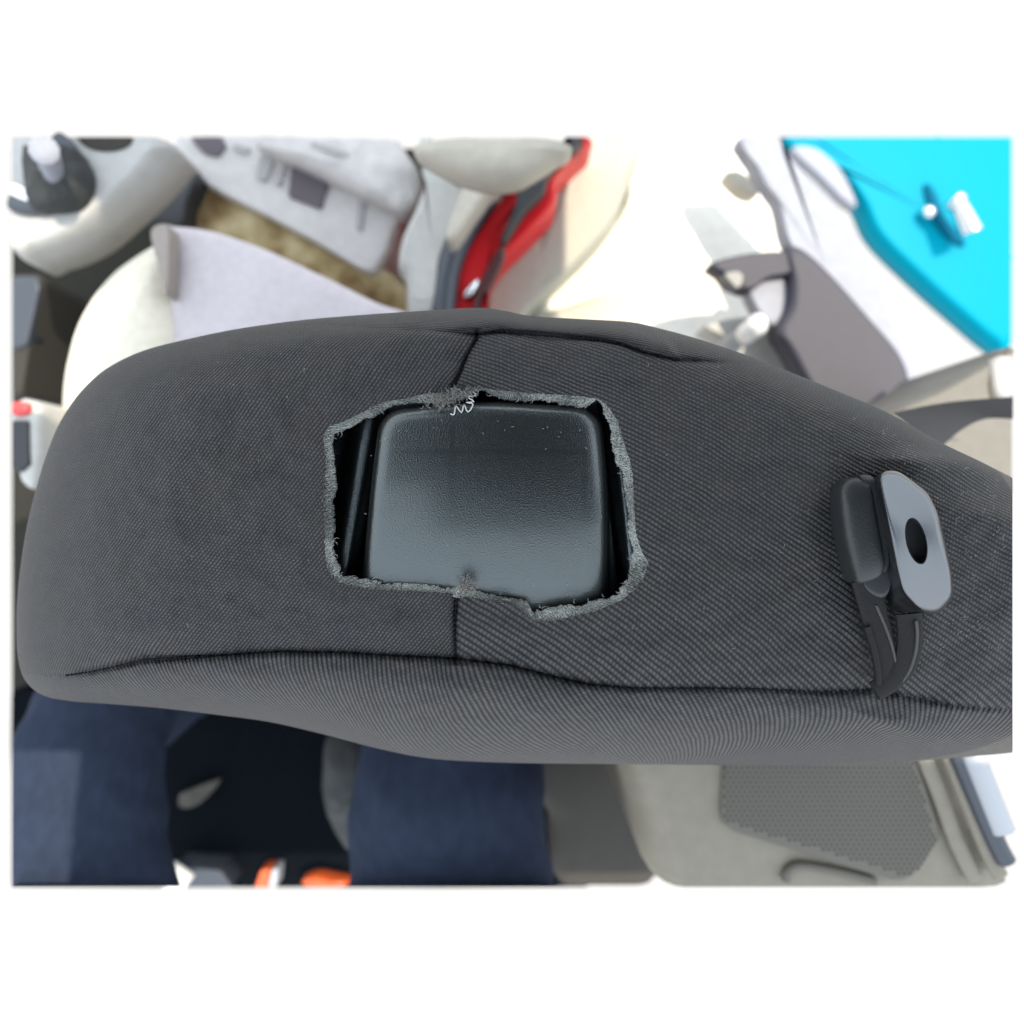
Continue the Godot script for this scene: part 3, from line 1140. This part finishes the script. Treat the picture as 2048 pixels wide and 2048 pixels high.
func build_lint(seat: Node3D) -> void:
	# specks of lint caught on the cloth, thickest on the outer end
	var bits := []
	for k in 640:
		var q := Vector2(rng.randf_range(1740, 2012), rng.randf_range(780, 1390)) if k < 440 else Vector2(rng.randf_range(160, 2000), rng.randf_range(690, 1370))
		if absf(q.x - 970.0) < 340.0 and absf(q.y - 1000.0) < 260.0 and k % 3:
			continue
		if panel_of(q) == 3 or q.y < 700.0 + maxf(0.0, (q.x - 1400.0) * 0.42):
			continue
		var a := rng.randf() * TAU
		var l := rng.randf_range(1.0, 4.5)
		var p := on_seat(q.x, q.y, 0.0006) + Vector3(0, -edge_drop(q), 0)
		if q.x < 330.0 or q.y > 1300.0:
			continue
		var e := Vector3(cos(a), 0.1, sin(a)) * l * K * SEAT
		bits.append(tube(PackedVector3Array([p, p + e * 0.5 + Vector3(0, 0.0003, 0), p + e.rotated(Vector3.UP, 0.4)]), func(_s): return 0.00013, 3, false))
	for k in 26:
		var q := Vector2(rng.randf_range(740, 1190), rng.randf_range(835, 900) if k % 3 else rng.randf_range(840, 1200))
		var a := rng.randf() * TAU
		var l := rng.randf_range(2.0, 6.0)
		var s := q - Vector2(955, 1000)
		var p := P(q.x, q.y, SEAT + 0.0007 + 0.00002 * s.y + 0.0100 * pow(s.y / 250.0, 2.0) + 0.0050 * pow(s.x / 250.0, 2.0))
		var e := Vector3(cos(a), 0.0, sin(a)) * l * K * SEAT
		bits.append(tube(PackedVector3Array([p, p + e * 0.5 + Vector3(0, 0.0003, 0), p + e.rotated(Vector3.UP, 0.6)]), func(_s): return 0.00012, 3, false))
	put("lint", joined(bits), M.lint, seat).set_meta("kind", "stuff")


# ---------------------------------------------------------------- what lies round the seat
func build_console() -> void:
	var t := thing("centre_console", "pale grey centre console with rounded end and black gear boot", "console", P(120, 380, 1.15))
	put("console_body", mound(smooth(V([24, 274, 180, 274, 328, 274, 318, 300, 280, 345, 222, 398, 168, 446, 112, 478, 60, 496, 24, 503, 24, 400, 24, 330]), 5), Vector2(110, 370), 0.86, slab_profile(0.03, 0.08, 0.84), Vector2.ZERO), M.console, t)
	# the gear boot: a bright oval ring, a dark gaiter and the lever
	var ring := PackedVector3Array()
	for k in 31:
		var a := lerpf(-0.95, 2.05, k / 30.0)
		ring.append(P(66 + 84 * cos(a), 340 + 72 * sin(a), 0.855))
	put("boot_ring", tube(ring, func(_s): return 0.010, 12, false), M.blue_black, t)
	var crescent := line([26, 378, 60, 392, 100, 392, 125, 380], 0.848, 6)
	put("ring_trim", tube(crescent, func(s): return 0.0085 * sqrt(maxf(0.05, sin(PI * clampf(s * 0.5 + 0.45, 0.0, 1.0)))), 10), M.chrome, t)
	put("gear_boot", mound(smooth(V([24, 274, 70, 274, 116, 276, 140, 312, 136, 355, 110, 385, 60, 392, 24, 382]), 5), Vector2(80, 335), 0.81, [[0.15, 0.0], [0.35, 0.012], [0.6, 0.018], [0.8, 0.024], [1.0, 0.034], [1.0, 0.06]], Vector2.ZERO, 0.006, 30.0), M.bag, t)
	put("gear_lever", tube(PackedVector3Array([P(108, 355, 0.83), P(98, 320, 0.80), P(90, 304, 0.77), P(88, 300, 0.765)]), func(s): return 0.010 + 0.004 * s, 10), M.lavender, t)
	put("cup_holder", mound(smooth(V([150, 275, 180, 274, 215, 274, 262, 275, 258, 290, 235, 300, 205, 302, 175, 295]), 4), Vector2(208, 284), 0.858, slab_profile(0.002, 0.02, 0.9)), M.grille_pit, t)
	var b := thing("seat_belt_buckle", "pale seat belt buckle with a red button left of the seat", "buckle", P(50, 880, 1.1))
	put("buckle_body", mound(smooth(V([26, 806, 60, 800, 78, 815, 80, 870, 76, 930, 60, 975, 40, 970, 30, 940]), 5), Vector2(54, 880), 0.80, pillow_profile(0.015, 0.12, 3.0)), M.greige, b)
	put("release_button", mound(smooth(V([25, 805, 48, 804, 56, 815, 52, 828, 25, 830]), 4), Vector2(39, 817), 0.796, pillow_profile(0.006, 0.02, 3.0)), M.red_plastic, b)
	put("buckle_slot", mound(rounded(V([26, 840, 56, 840, 58, 930, 40, 945, 26, 940]), 6), Vector2(42, 890), 0.797, slab_profile(0.004, 0.02, 0.9)), M.black_trim, b)
	var h := thing("side_bin", "dark grey storage bin on the tunnel beside the seat", "storage bin", P(50, 620, 1.19))
	put("bin_body", mound(rounded(V([24, 545, 78, 545, 88, 570, 60, 690, 44, 790, 24, 792]), 10), Vector2(50, 650), 1.0, slab_profile(0.008, 0.18, 0.9)), M.grille_pit, h)
	put("bin_lid", mound(rounded(V([24, 552, 74, 552, 80, 572, 54, 690, 24, 700]), 10), Vector2(46, 620), 0.994, slab_profile(0.004, 0.03, 0.85)), M.blue_black, h)


func build_front() -> void:
	var k := put("floor_mat", mound(smooth(V([372, 352, 520, 420, 700, 500, 808, 566, 830, 640, 700, 680, 480, 640, 340, 520, 350, 420]), 5), Vector2(590, 540), 1.06, slab_profile(0.012, 0.13, 0.95), Vector2.ZERO, 0.006, 12.0), M.khaki)
	tag(k, "stained khaki floor mat in front of the lilac seat cushion", "floor mat")
	var c := thing("folded_cloth", "folded pale checked cloth with dark squares on the car floor", "cloth", P(640, 400, 1.1))
	put("lower_layer", mound(smooth(V([352, 274, 560, 274, 700, 330, 800, 410, 790, 470, 765, 530, 735, 545, 640, 490, 520, 425, 420, 375, 372, 330]), 6), Vector2(600, 390), 1.05, slab_profile(0.018, 0.12, 0.93), Vector2.ZERO, 0.004, 12.0), M.cloth, c)
	var up := put("upper_layer", mound(smooth(V([505, 274, 640, 274, 780, 274, 815, 300, 838, 340, 835, 385, 810, 415, 780, 412, 700, 372, 600, 322, 530, 292]), 6), Vector2(720, 335), 1.01, pillow_profile(0.03, 0.08, 3.0), Vector2.ZERO, 0.006, 14.0), M.cloth, c)
	put("check_square", mound(rounded(V([582, 330, 655, 366, 642, 418, 576, 392]), 6), Vector2(614, 376), 1.0445, slab_profile(0.002, 0.04, 0.97)), M.plum, c)
	put("check_square", mound(rounded(V([378, 275, 440, 275, 452, 290, 436, 312, 408, 306]), 6), Vector2(420, 290), 1.0445, slab_profile(0.002, 0.04, 0.97)), M.plum, c)
	put("check_band", mound(rounded(V([520, 312, 548, 322, 530, 362, 512, 356]), 6), Vector2(528, 338), 1.0450, slab_profile(0.002, 0.04, 0.97)), M.grey_band, c)
	put("check_band", mound(rounded(V([718, 398, 732, 402, 722, 460, 712, 456]), 5), Vector2(722, 430), 1.0450, slab_profile(0.002, 0.04, 0.97)), M.grey_band, c)
	put("check_band", mound(rounded(V([566, 300, 578, 304, 560, 372, 548, 366]), 5), Vector2(563, 336), 1.0450, slab_profile(0.002, 0.04, 0.97)), M.grey_band, c)
	put("check_band", mound(rounded(V([470, 286, 500, 296, 494, 306, 464, 296]), 4), Vector2(482, 296), 1.0450, slab_profile(0.002, 0.04, 0.97)), M.grey_band, c)
	put("check_band", mound(rounded(V([625, 282, 700, 306, 696, 316, 620, 294]), 4), Vector2(660, 299), 1.0085, slab_profile(0.001, 0.02, 0.97)), M.grey_band, up)
	var hollow := put("pedal_well", mound(smooth(V([300, 400, 330, 340, 372, 320, 392, 352, 372, 400, 362, 448, 320, 446, 290, 450]), 4), Vector2(340, 400), 1.02, slab_profile(0.006, 0.12, 0.9)), M.black_trim)
	tag(hollow, "black pedal recess between the console and the khaki mat", "pedal recess")
	var kick := put("kick_panel", mound(smooth(V([838, 274, 900, 300, 960, 352, 940, 400, 905, 470, 880, 540, 872, 640, 815, 650, 808, 560, 792, 530, 800, 470, 832, 400, 850, 340]), 6), Vector2(862, 480), 0.98, slab_profile(0.03, 0.06, 0.72)), M.greige)
	tag(kick, "pale grey side kick panel between the folded cloth and red sill", "trim panel")
	var dash := thing("dashboard_corner", "rounded cream underside of the dashboard above the red sill", "dashboard", P(960, 300, 0.95))
	put("dashboard_lip", mound(smooth(V([822, 274, 980, 274, 1146, 274, 1112, 300, 1075, 325, 1035, 345, 985, 351, 935, 341, 880, 318]), 6), Vector2(1000, 300), 0.80, pillow_profile(0.03, 0.05, 2.4)), M.beige, dash)
	put("dashboard_stay", mound(smooth(V([905, 300, 1000, 345, 975, 380, 940, 430, 905, 480, 893, 460, 915, 400, 930, 350]), 5), Vector2(938, 385), 0.93, slab_profile(0.01, 0.1, 0.8)), M.beige, dash)


func build_door() -> void:
	var s := thing("door_sill", "red painted door sill with a black rubber seal", "door sill", P(960, 500, 1.2))
	var seal := line([1010, 352, 975, 390, 930, 460, 900, 530, 888, 600, 886, 660], 0.99, 6)
	put("rubber_seal", tube(seal, func(_t): return 0.016, 12), M.blue_black, s)
	var red := put("sill_panel", mound(smooth(V([1186, 274, 1160, 300, 1116, 350, 1112, 400, 1060, 460, 1000, 520, 968, 580, 966, 660, 890, 664, 905, 580, 935, 500, 980, 430, 1020, 370, 1060, 335, 1120, 300]), 6), Vector2(985, 470), 1.00, slab_profile(0.02, 0.18, 0.9)), M.red, s)
	put("door_check", mound(smooth(V([1170, 274, 1128, 310, 1096, 350, 1090, 378, 1050, 420, 1014, 474, 1004, 482, 1002, 470, 1028, 416, 1036, 372, 1058, 340, 1110, 306]), 5), Vector2(1058, 380), 0.972, slab_profile(0.01, 0.06, 0.8)), M.black_trim, s)
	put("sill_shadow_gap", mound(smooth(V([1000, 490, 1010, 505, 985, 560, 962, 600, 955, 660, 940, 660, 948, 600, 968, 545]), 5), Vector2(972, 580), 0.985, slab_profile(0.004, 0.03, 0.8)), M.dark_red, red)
	put("striker", mound(smooth(V([925, 590, 945, 560, 958, 556, 954, 575, 938, 592]), 4), Vector2(942, 575), 0.98, pillow_profile(0.008, 0.02, 2.0)), M.chrome, s)

	var d := thing("front_door", "open front door with sunlit cream inner panel and mauve trim that stands in for shade", "car door", P(1350, 500, 1.3))
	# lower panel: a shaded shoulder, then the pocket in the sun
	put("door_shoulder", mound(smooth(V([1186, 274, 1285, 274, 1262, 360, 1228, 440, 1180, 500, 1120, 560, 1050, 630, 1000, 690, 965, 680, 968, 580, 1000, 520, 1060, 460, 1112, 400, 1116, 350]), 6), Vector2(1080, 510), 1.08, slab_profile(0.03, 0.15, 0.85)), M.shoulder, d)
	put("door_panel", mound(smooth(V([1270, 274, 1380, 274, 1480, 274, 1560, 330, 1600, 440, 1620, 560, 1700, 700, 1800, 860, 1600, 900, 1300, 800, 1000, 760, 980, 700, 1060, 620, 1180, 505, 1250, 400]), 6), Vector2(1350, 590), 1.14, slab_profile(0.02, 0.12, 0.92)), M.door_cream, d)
	put("door_pocket", mound(smooth(V([1140, 600, 1200, 580, 1240, 582, 1280, 620, 1320, 680, 1200, 720, 1080, 690, 1060, 630]), 6), Vector2(1200, 650), 1.10, pillow_profile(0.03, 0.05, 2.0)), M.beige, d)
	put("upper_trim", mound(smooth(V([1478, 274, 1540, 274, 1600, 330, 1690, 430, 1735, 505, 1765, 580, 1790, 650, 1820, 720, 1850, 800, 1800, 790, 1740, 690, 1660, 600, 1600, 520, 1572, 470, 1555, 400, 1520, 350, 1500, 310]), 6), Vector2(1650, 530), 1.0, slab_profile(0.008, 0.03, 0.9)), M.lavender, d)
	put("armrest", mound(smooth(V([1574, 492, 1605, 492, 1660, 540, 1740, 630, 1806, 710, 1826, 780, 1812, 860, 1740, 880, 1650, 820, 1580, 700, 1556, 660, 1580, 610, 1584, 550]), 6), Vector2(1690, 690), 0.97, slab_profile(0.012, 0.04, 0.88)), M.mauve, d)  # shade put into the armrest colour
	put("door_pull", mound(smooth(V([1420, 526, 1480, 508, 1560, 500, 1600, 510, 1585, 545, 1540, 555, 1500, 580, 1462, 568, 1440, 545]), 6), Vector2(1520, 532), 0.975, slab_profile(0.008, 0.03, 0.85)), M.mauve, d)
	put("pull_recess", mound(smooth(V([1448, 546, 1478, 540, 1490, 556, 1478, 578, 1462, 566]), 4), Vector2(1468, 558), 0.965, slab_profile(0.004, 0.02, 0.85)), M.blue_black, d)
	put("door_catch", mound(smooth(V([1450, 346, 1475, 340, 1500, 355, 1522, 378, 1508, 388, 1480, 378]), 4), Vector2(1486, 364), 1.06, slab_profile(0.006, 0.03, 0.85)), M.beige, d)
	put("switch_panel", mound(smooth(V([1496, 572, 1550, 548, 1576, 560, 1582, 610, 1560, 650, 1530, 640]), 5), Vector2(1545, 600), 0.99, slab_profile(0.006, 0.03, 0.85)), M.lavender, d)
	put("grab_knob", mound(smooth(V([1500, 640, 1520, 620, 1540, 630, 1542, 655, 1520, 668, 1502, 658]), 5), Vector2(1521, 645), 0.96, pillow_profile(0.02, 0.06, 2.0)), M.white, d)
	put("lower_rail", mound(smooth(V([1500, 650, 1570, 640, 1620, 720, 1670, 800, 1640, 850, 1500, 760, 1440, 690]), 5), Vector2(1560, 740), 1.05, slab_profile(0.008, 0.03, 0.85)), M.console, d)
	put("rail_notch", mound(smooth(V([1410, 650, 1450, 638, 1500, 634, 1490, 660, 1460, 676, 1430, 664]), 5), Vector2(1456, 654), 1.06, slab_profile(0.006, 0.06, 0.85)), M.greige, d)


func build_parked_car() -> void:
	var t := thing("parked_car", "bright turquoise car parked outside beyond the open door", "car", P(1850, 450, 1.75))
	var side := put("body_side", mound(smooth(V([1545, 274, 1700, 274, 1900, 274, 2024, 274, 2024, 400, 2024, 560, 2024, 694, 2000, 690, 1940, 640, 1850, 560, 1760, 470, 1725, 400, 1680, 340, 1620, 300]), 6), Vector2(1850, 420), 1.50, slab_profile(0.03, 0.06, 0.9), Vector2.ZERO, 0.0, 30.0), M.turquoise, t)
	put("wheel_arch", mound(smooth(V([1585, 296, 1630, 294, 1675, 330, 1700, 370, 1715, 410, 1690, 400, 1640, 350]), 5), Vector2(1660, 345), 1.49, slab_profile(0.006, 0.03, 0.8)), M.lavender, t)
	put("crease", tube(line([1870, 276, 1920, 330, 1960, 400, 2020, 520], 1.512, 6), func(_s): return 0.008, 8, true, 0.5), M.turquoise, side)
	var hd := put("door_handle", tube(line([1912, 398, 1925, 425, 1940, 458, 1944, 468], 1.44, 5), func(s): return (0.013 + 0.008 * s) * pow(maxf(0.02, 1.0 - pow(absf(2.0 * s - 1.0), 5.0)), 0.5), 12), M.chrome, t)
	put("handle_pivot", tube(line([1906, 396, 1918, 408], 1.44, 3), func(_s): return 0.018, 10), M.chrome, hd)
	put("handle_recess", mound(smooth(V([1852, 370, 1868, 376, 1890, 430, 1930, 480, 1926, 490, 1895, 470, 1868, 430]), 5), Vector2(1888, 435), 1.49, slab_profile(0.004, 0.03, 0.8)), M.teal, t)
	put("lock_cap", mound(smooth(V([1852, 412, 1866, 408, 1876, 418, 1868, 432, 1854, 428]), 4), Vector2(1863, 420), 1.47, pillow_profile(0.01, 0.03, 2.0)), M.chrome, t)


func build_right_side() -> void:
	var p := thing("door_pillar", "greige centre pillar trim right of the seat", "pillar trim", P(1950, 800, 1.0))
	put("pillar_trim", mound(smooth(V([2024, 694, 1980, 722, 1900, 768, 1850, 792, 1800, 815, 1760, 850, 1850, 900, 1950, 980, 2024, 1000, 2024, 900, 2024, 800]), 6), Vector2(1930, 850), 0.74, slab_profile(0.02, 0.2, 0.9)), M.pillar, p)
	put("trim_groove", tube(line([2020, 700, 1990, 735, 1980, 770, 1985, 800], 0.742, 6), func(_s): return 0.004, 8), M.grille, p)
	put("belt_anchor", mound(smooth(V([1990, 720, 2024, 706, 2024, 760, 2024, 800, 1995, 790, 1985, 755]), 5), Vector2(2008, 755), 0.735, pillow_profile(0.01, 0.03, 3.0)), M.console, p)
	# belt webbing: a flat band with thickness, twisted on its way past the seat
	var st := []
	var a := smooth(V([1785, 826, 1850, 812, 1920, 802, 2024, 794]), 8, false)
	var b := smooth(V([1880, 895, 1925, 858, 1970, 838, 2024, 838]), 8, false)
	var v := PackedVector3Array()
	var u := PackedVector2Array()
	var idx := PackedInt32Array()
	for i in a.size():
		var w0 := P(a[i].x, a[i].y, 0.66)
		var w1 := P(b[i].x, b[i].y, 0.69)
		for w in [w0, w0 + Vector3(0, 0.0014, 0), w1 + Vector3(0, 0.0014, 0), w1]:
			v.append(w)
			u.append(Vector2(w.x, w.z))
	for i in a.size() - 1:
		for k in 4:
			var k2 := (k + 1) % 4
			tri(idx, i * 4 + k, (i + 1) * 4 + k2, i * 4 + k2, true)
			tri(idx, i * 4 + k, (i + 1) * 4 + k, (i + 1) * 4 + k2, true)
	var belt := put("seat_belt", finish(v, u, idx, PackedColorArray(), true), M.belt)
	tag(belt, "black seat belt webbing crossing the pillar right of the seat", "seat belt")


func build_rear() -> void:
	var t := thing("rear_door", "greige rear door panel with perforated speaker grille", "car door", P(1600, 1650, 1.1))
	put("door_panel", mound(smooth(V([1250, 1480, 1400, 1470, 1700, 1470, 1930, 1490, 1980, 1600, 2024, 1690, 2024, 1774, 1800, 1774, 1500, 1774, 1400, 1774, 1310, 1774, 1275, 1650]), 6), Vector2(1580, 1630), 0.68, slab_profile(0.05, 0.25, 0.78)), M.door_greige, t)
	var gr := put("speaker_grille", mound(rounded(V([1448, 1500, 1830, 1500, 1888, 1672, 1836, 1752, 1800, 1768, 1460, 1664, 1440, 1640]), 26, 5), Vector2(1650, 1620), 0.674, slab_profile(0.006, 0.03, 0.96)), M.grille, t)
	# perforations: shallow dark pits in staggered rows
	var mm := MultiMesh.new()
	mm.transform_format = MultiMesh.TRANSFORM_3D
	var disc := CylinderMesh.new()
	disc.top_radius = 0.0013
	disc.bottom_radius = 0.0013
	disc.height = 0.0008
	disc.radial_segments = 7
	disc.rings = 1
	mm.mesh = disc
	var spots := []
	var row := 0
	var y := 1497.0
	while y < 1762.0:
		var x := 1450.0 + (row % 2) * 5.6
		while x < 1884.0:
			var inside := x < 1832.0 + (y - 1500.0) * 0.30 - 14.0 and y < 1664.0 + (x - 1460.0) * 0.300 - 18.0 and y < 1752.0 - (x - 1836.0) * 1.5 - 14.0
			if inside:
				spots.append(P(x, y, 0.674))
			x += 11.2
		y += 9.6
		row += 1
	mm.instance_count = spots.size()
	for i in spots.size():
		mm.set_instance_transform(i, Transform3D(Basis(), spots[i] - gr.position * 0.0))
	var mi := MultiMeshInstance3D.new()
	mi.name = "grille_perforation"
	mi.multimesh = mm
	mi.material_override = M.grille_pit
	mi.set_meta("kind", "stuff")
	gr.add_child(mi, true)
	put("pocket_rim", tube(line([1572, 1762, 1577, 1742, 1602, 1732, 1680, 1746, 1750, 1764], 0.676, 6), func(_s): return 0.004, 8), M.grille, t)
	put("door_rib", tube(line([1838, 1490, 1876, 1580, 1912, 1680, 1950, 1758], 0.674, 6), func(_s): return 0.007, 10, true, 0.5), M.door_greige, t)
	put("door_seal", tube(line([1912, 1500, 1950, 1590, 1990, 1680, 2012, 1722], 0.665, 6), func(_s): return 0.008, 10), M.blue_black, t)
	put("sill_plate", tube(line([1940, 1500, 1968, 1570, 1990, 1625, 2004, 1660], 0.66, 6), func(_s): return 0.010, 10), M.silver, t)
	put("inner_rib", tube(line([1894, 1500, 1930, 1590, 1970, 1690, 2000, 1752], 0.67, 6), func(_s): return 0.007, 10, true, 0.6), M.door_greige, t)
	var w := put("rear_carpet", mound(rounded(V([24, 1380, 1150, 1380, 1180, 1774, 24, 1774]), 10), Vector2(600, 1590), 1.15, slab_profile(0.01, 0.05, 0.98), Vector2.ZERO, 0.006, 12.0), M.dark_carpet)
	w.set_meta("kind", "structure")
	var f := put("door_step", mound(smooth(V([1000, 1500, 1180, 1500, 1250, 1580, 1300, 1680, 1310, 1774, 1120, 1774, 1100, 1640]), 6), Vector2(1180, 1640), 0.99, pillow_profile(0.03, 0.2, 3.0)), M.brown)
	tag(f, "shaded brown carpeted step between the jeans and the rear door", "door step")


func leg(hip: Vector3, knee: Vector3, r0: float, r1: float, verts: PackedVector3Array, uvs: PackedVector2Array, idx: PackedInt32Array, sd: int) -> void:
	# thigh, bent knee and shin as one tapering sleeve of cloth
	var noise := FastNoiseLite.new()
	noise.seed = sd
	noise.frequency = 7.0
	noise.fractal_octaves = 3
	var fwd := (knee - hip).normalized()
	var bend := 0.11
	var path := PackedVector3Array()
	var tang := PackedVector3Array()
	for i in 25:
		path.append(hip.lerp(knee, i / 24.0))
		tang.append(fwd)
	for i in range(1, 25):
		var a := PI / 2 * i / 24.0
		path.append(knee + fwd * sin(a) * bend + Vector3.DOWN * (1.0 - cos(a)) * bend)
		tang.append((fwd * cos(a) + Vector3.DOWN * sin(a)).normalized())
	for i in range(1, 13):
		path.append(path[48] + Vector3.DOWN * 0.25 * i / 12.0)
		tang.append(Vector3.DOWN)
	var n := path.size() - 1
	var sides := 48
	var base := verts.size()
	var run := 0.0
	for i in n + 1:
		if i:
			run += path[i].distance_to(path[i - 1])
		var side := Vector3.RIGHT
		side = (side - tang[i] * side.dot(tang[i])).normalized()
		var up := side.cross(tang[i])
		var r := lerpf(r0, r1, minf(1.0, i / 36.0)) * lerpf(1.0, 0.78, maxf(0.0, (i - 40.0) / 20.0))
		for k in sides:
			var a := TAU * k / sides
			var q := path[i] + (side * cos(a) + up * sin(a)) * r
			q += (side * cos(a) + up * sin(a)) * 0.010 * noise.get_noise_3d(q.x * 1.4, q.y, q.z * 1.4)
			# the figure stops where the modelled part of the car does
			q.z = minf(q.z, 750.0 * K * (CAM_Y - q.y))
			q.x = maxf(q.x, -1000.0 * K * (CAM_Y - q.y))
			verts.append(q)
			uvs.append(Vector2(a * 0.09, run))
	for i in n:
		for k in sides:
			var k2 := (k + 1) % sides
			tri(idx, base + i * sides + k, base + i * sides + k2, base + (i + 1) * sides + k2, true)
			tri(idx, base + i * sides + k, base + (i + 1) * sides + k2, base + (i + 1) * sides + k, true)
	for e in [0, n]:
		var ci := verts.size()
		var mid := Vector3.ZERO
		for k in sides:
			mid += verts[base + e * sides + k] / sides
		verts.append(mid)
		uvs.append(Vector2.ZERO)
		for k in sides:
			tri(idx, ci, base + e * sides + (k + 1) % sides, base + e * sides + k, e == 0)


func build_person() -> void:
	var t := thing("person", "seated person in dark blue jeans, knees behind the seat", "person", P(600, 1700, 1.1))
	var v := PackedVector3Array()
	var u := PackedVector2Array()
	var idx := PackedInt32Array()
	leg(P(172, 1850, 0.77), P(158, 1680, 0.79), 0.085, 0.075, v, u, idx, 3)
	leg(P(906, 1850, 0.79), P(900, 1680, 0.81), 0.108, 0.098, v, u, idx, 5)
	put("trousers", finish(v, u, idx), M.jean, t)


func build_litter() -> void:
	var b := put("shoulder_bag", mound(smooth(V([640, 1490, 700, 1500, 745, 1560, 740, 1640, 725, 1700, 690, 1730, 655, 1690, 632, 1620, 628, 1560]), 6), Vector2(688, 1610), 1.0, pillow_profile(0.06, 0.15, 2.2), Vector2.ZERO, 0.008, 20.0), M.bag)
	tag(b, "dark grey soft bag on the floor beside the right jeans leg", "bag")
	var s := put("paper_scrap", mound(smooth(V([358, 1590, 380, 1580, 415, 1566, 440, 1560, 420, 1588, 395, 1610, 370, 1618, 356, 1610]), 4), Vector2(392, 1592), 1.13, slab_profile(0.002, 0.006, 0.8), Vector2.ZERO, 0.004, 40.0), M.khaki_dull)
	tag(s, "crumpled taupe paper scrap on the dark rear carpet", "paper")
	var w := put("white_bottle", tube(line([322, 1738, 345, 1752, 372, 1772], 1.06, 5), func(q): return 0.017 * sqrt(minf(1.0, q * 3.0 + 0.15)), 14), M.white)
	tag(w, "small white bottle lying at the edge of the rear carpet", "bottle")
	var box_ := put("tool_box", mound(rounded(V([345, 1732, 440, 1740, 470, 1774, 380, 1774, 350, 1750]), 8), Vector2(410, 1756), 1.1, slab_profile(0.006, 0.05, 0.9)), M.blue_black)
	tag(box_, "dark slate box beside the small white bottle", "box")
	var o := put("folded_leaflet", mound(rounded(V([522, 1740, 542, 1738, 534, 1774, 508, 1774]), 4), Vector2(526, 1758), 1.08, slab_profile(0.002, 0.03, 0.9)), M.orange)
	tag(o, "narrow orange leaflet standing on the dark rear carpet", "leaflet")
	var c := put("card_strip", mound(rounded(V([545, 1738, 556, 1738, 552, 1774, 536, 1774]), 3), Vector2(547, 1757), 1.075, slab_profile(0.002, 0.03, 0.9)), M.silver)
	tag(c, "thin pale grey card beside the orange leaflet", "card")
	var g := put("cleaning_cloth", mound(smooth(V([602, 1766, 630, 1756, 665, 1762, 700, 1768, 704, 1774, 650, 1774, 600, 1774]), 4), Vector2(650, 1768), 1.06, pillow_profile(0.012, 0.03, 2.0)), M.orange)
	tag(g, "orange cloth heaped in front of the right jeans leg", "cloth")
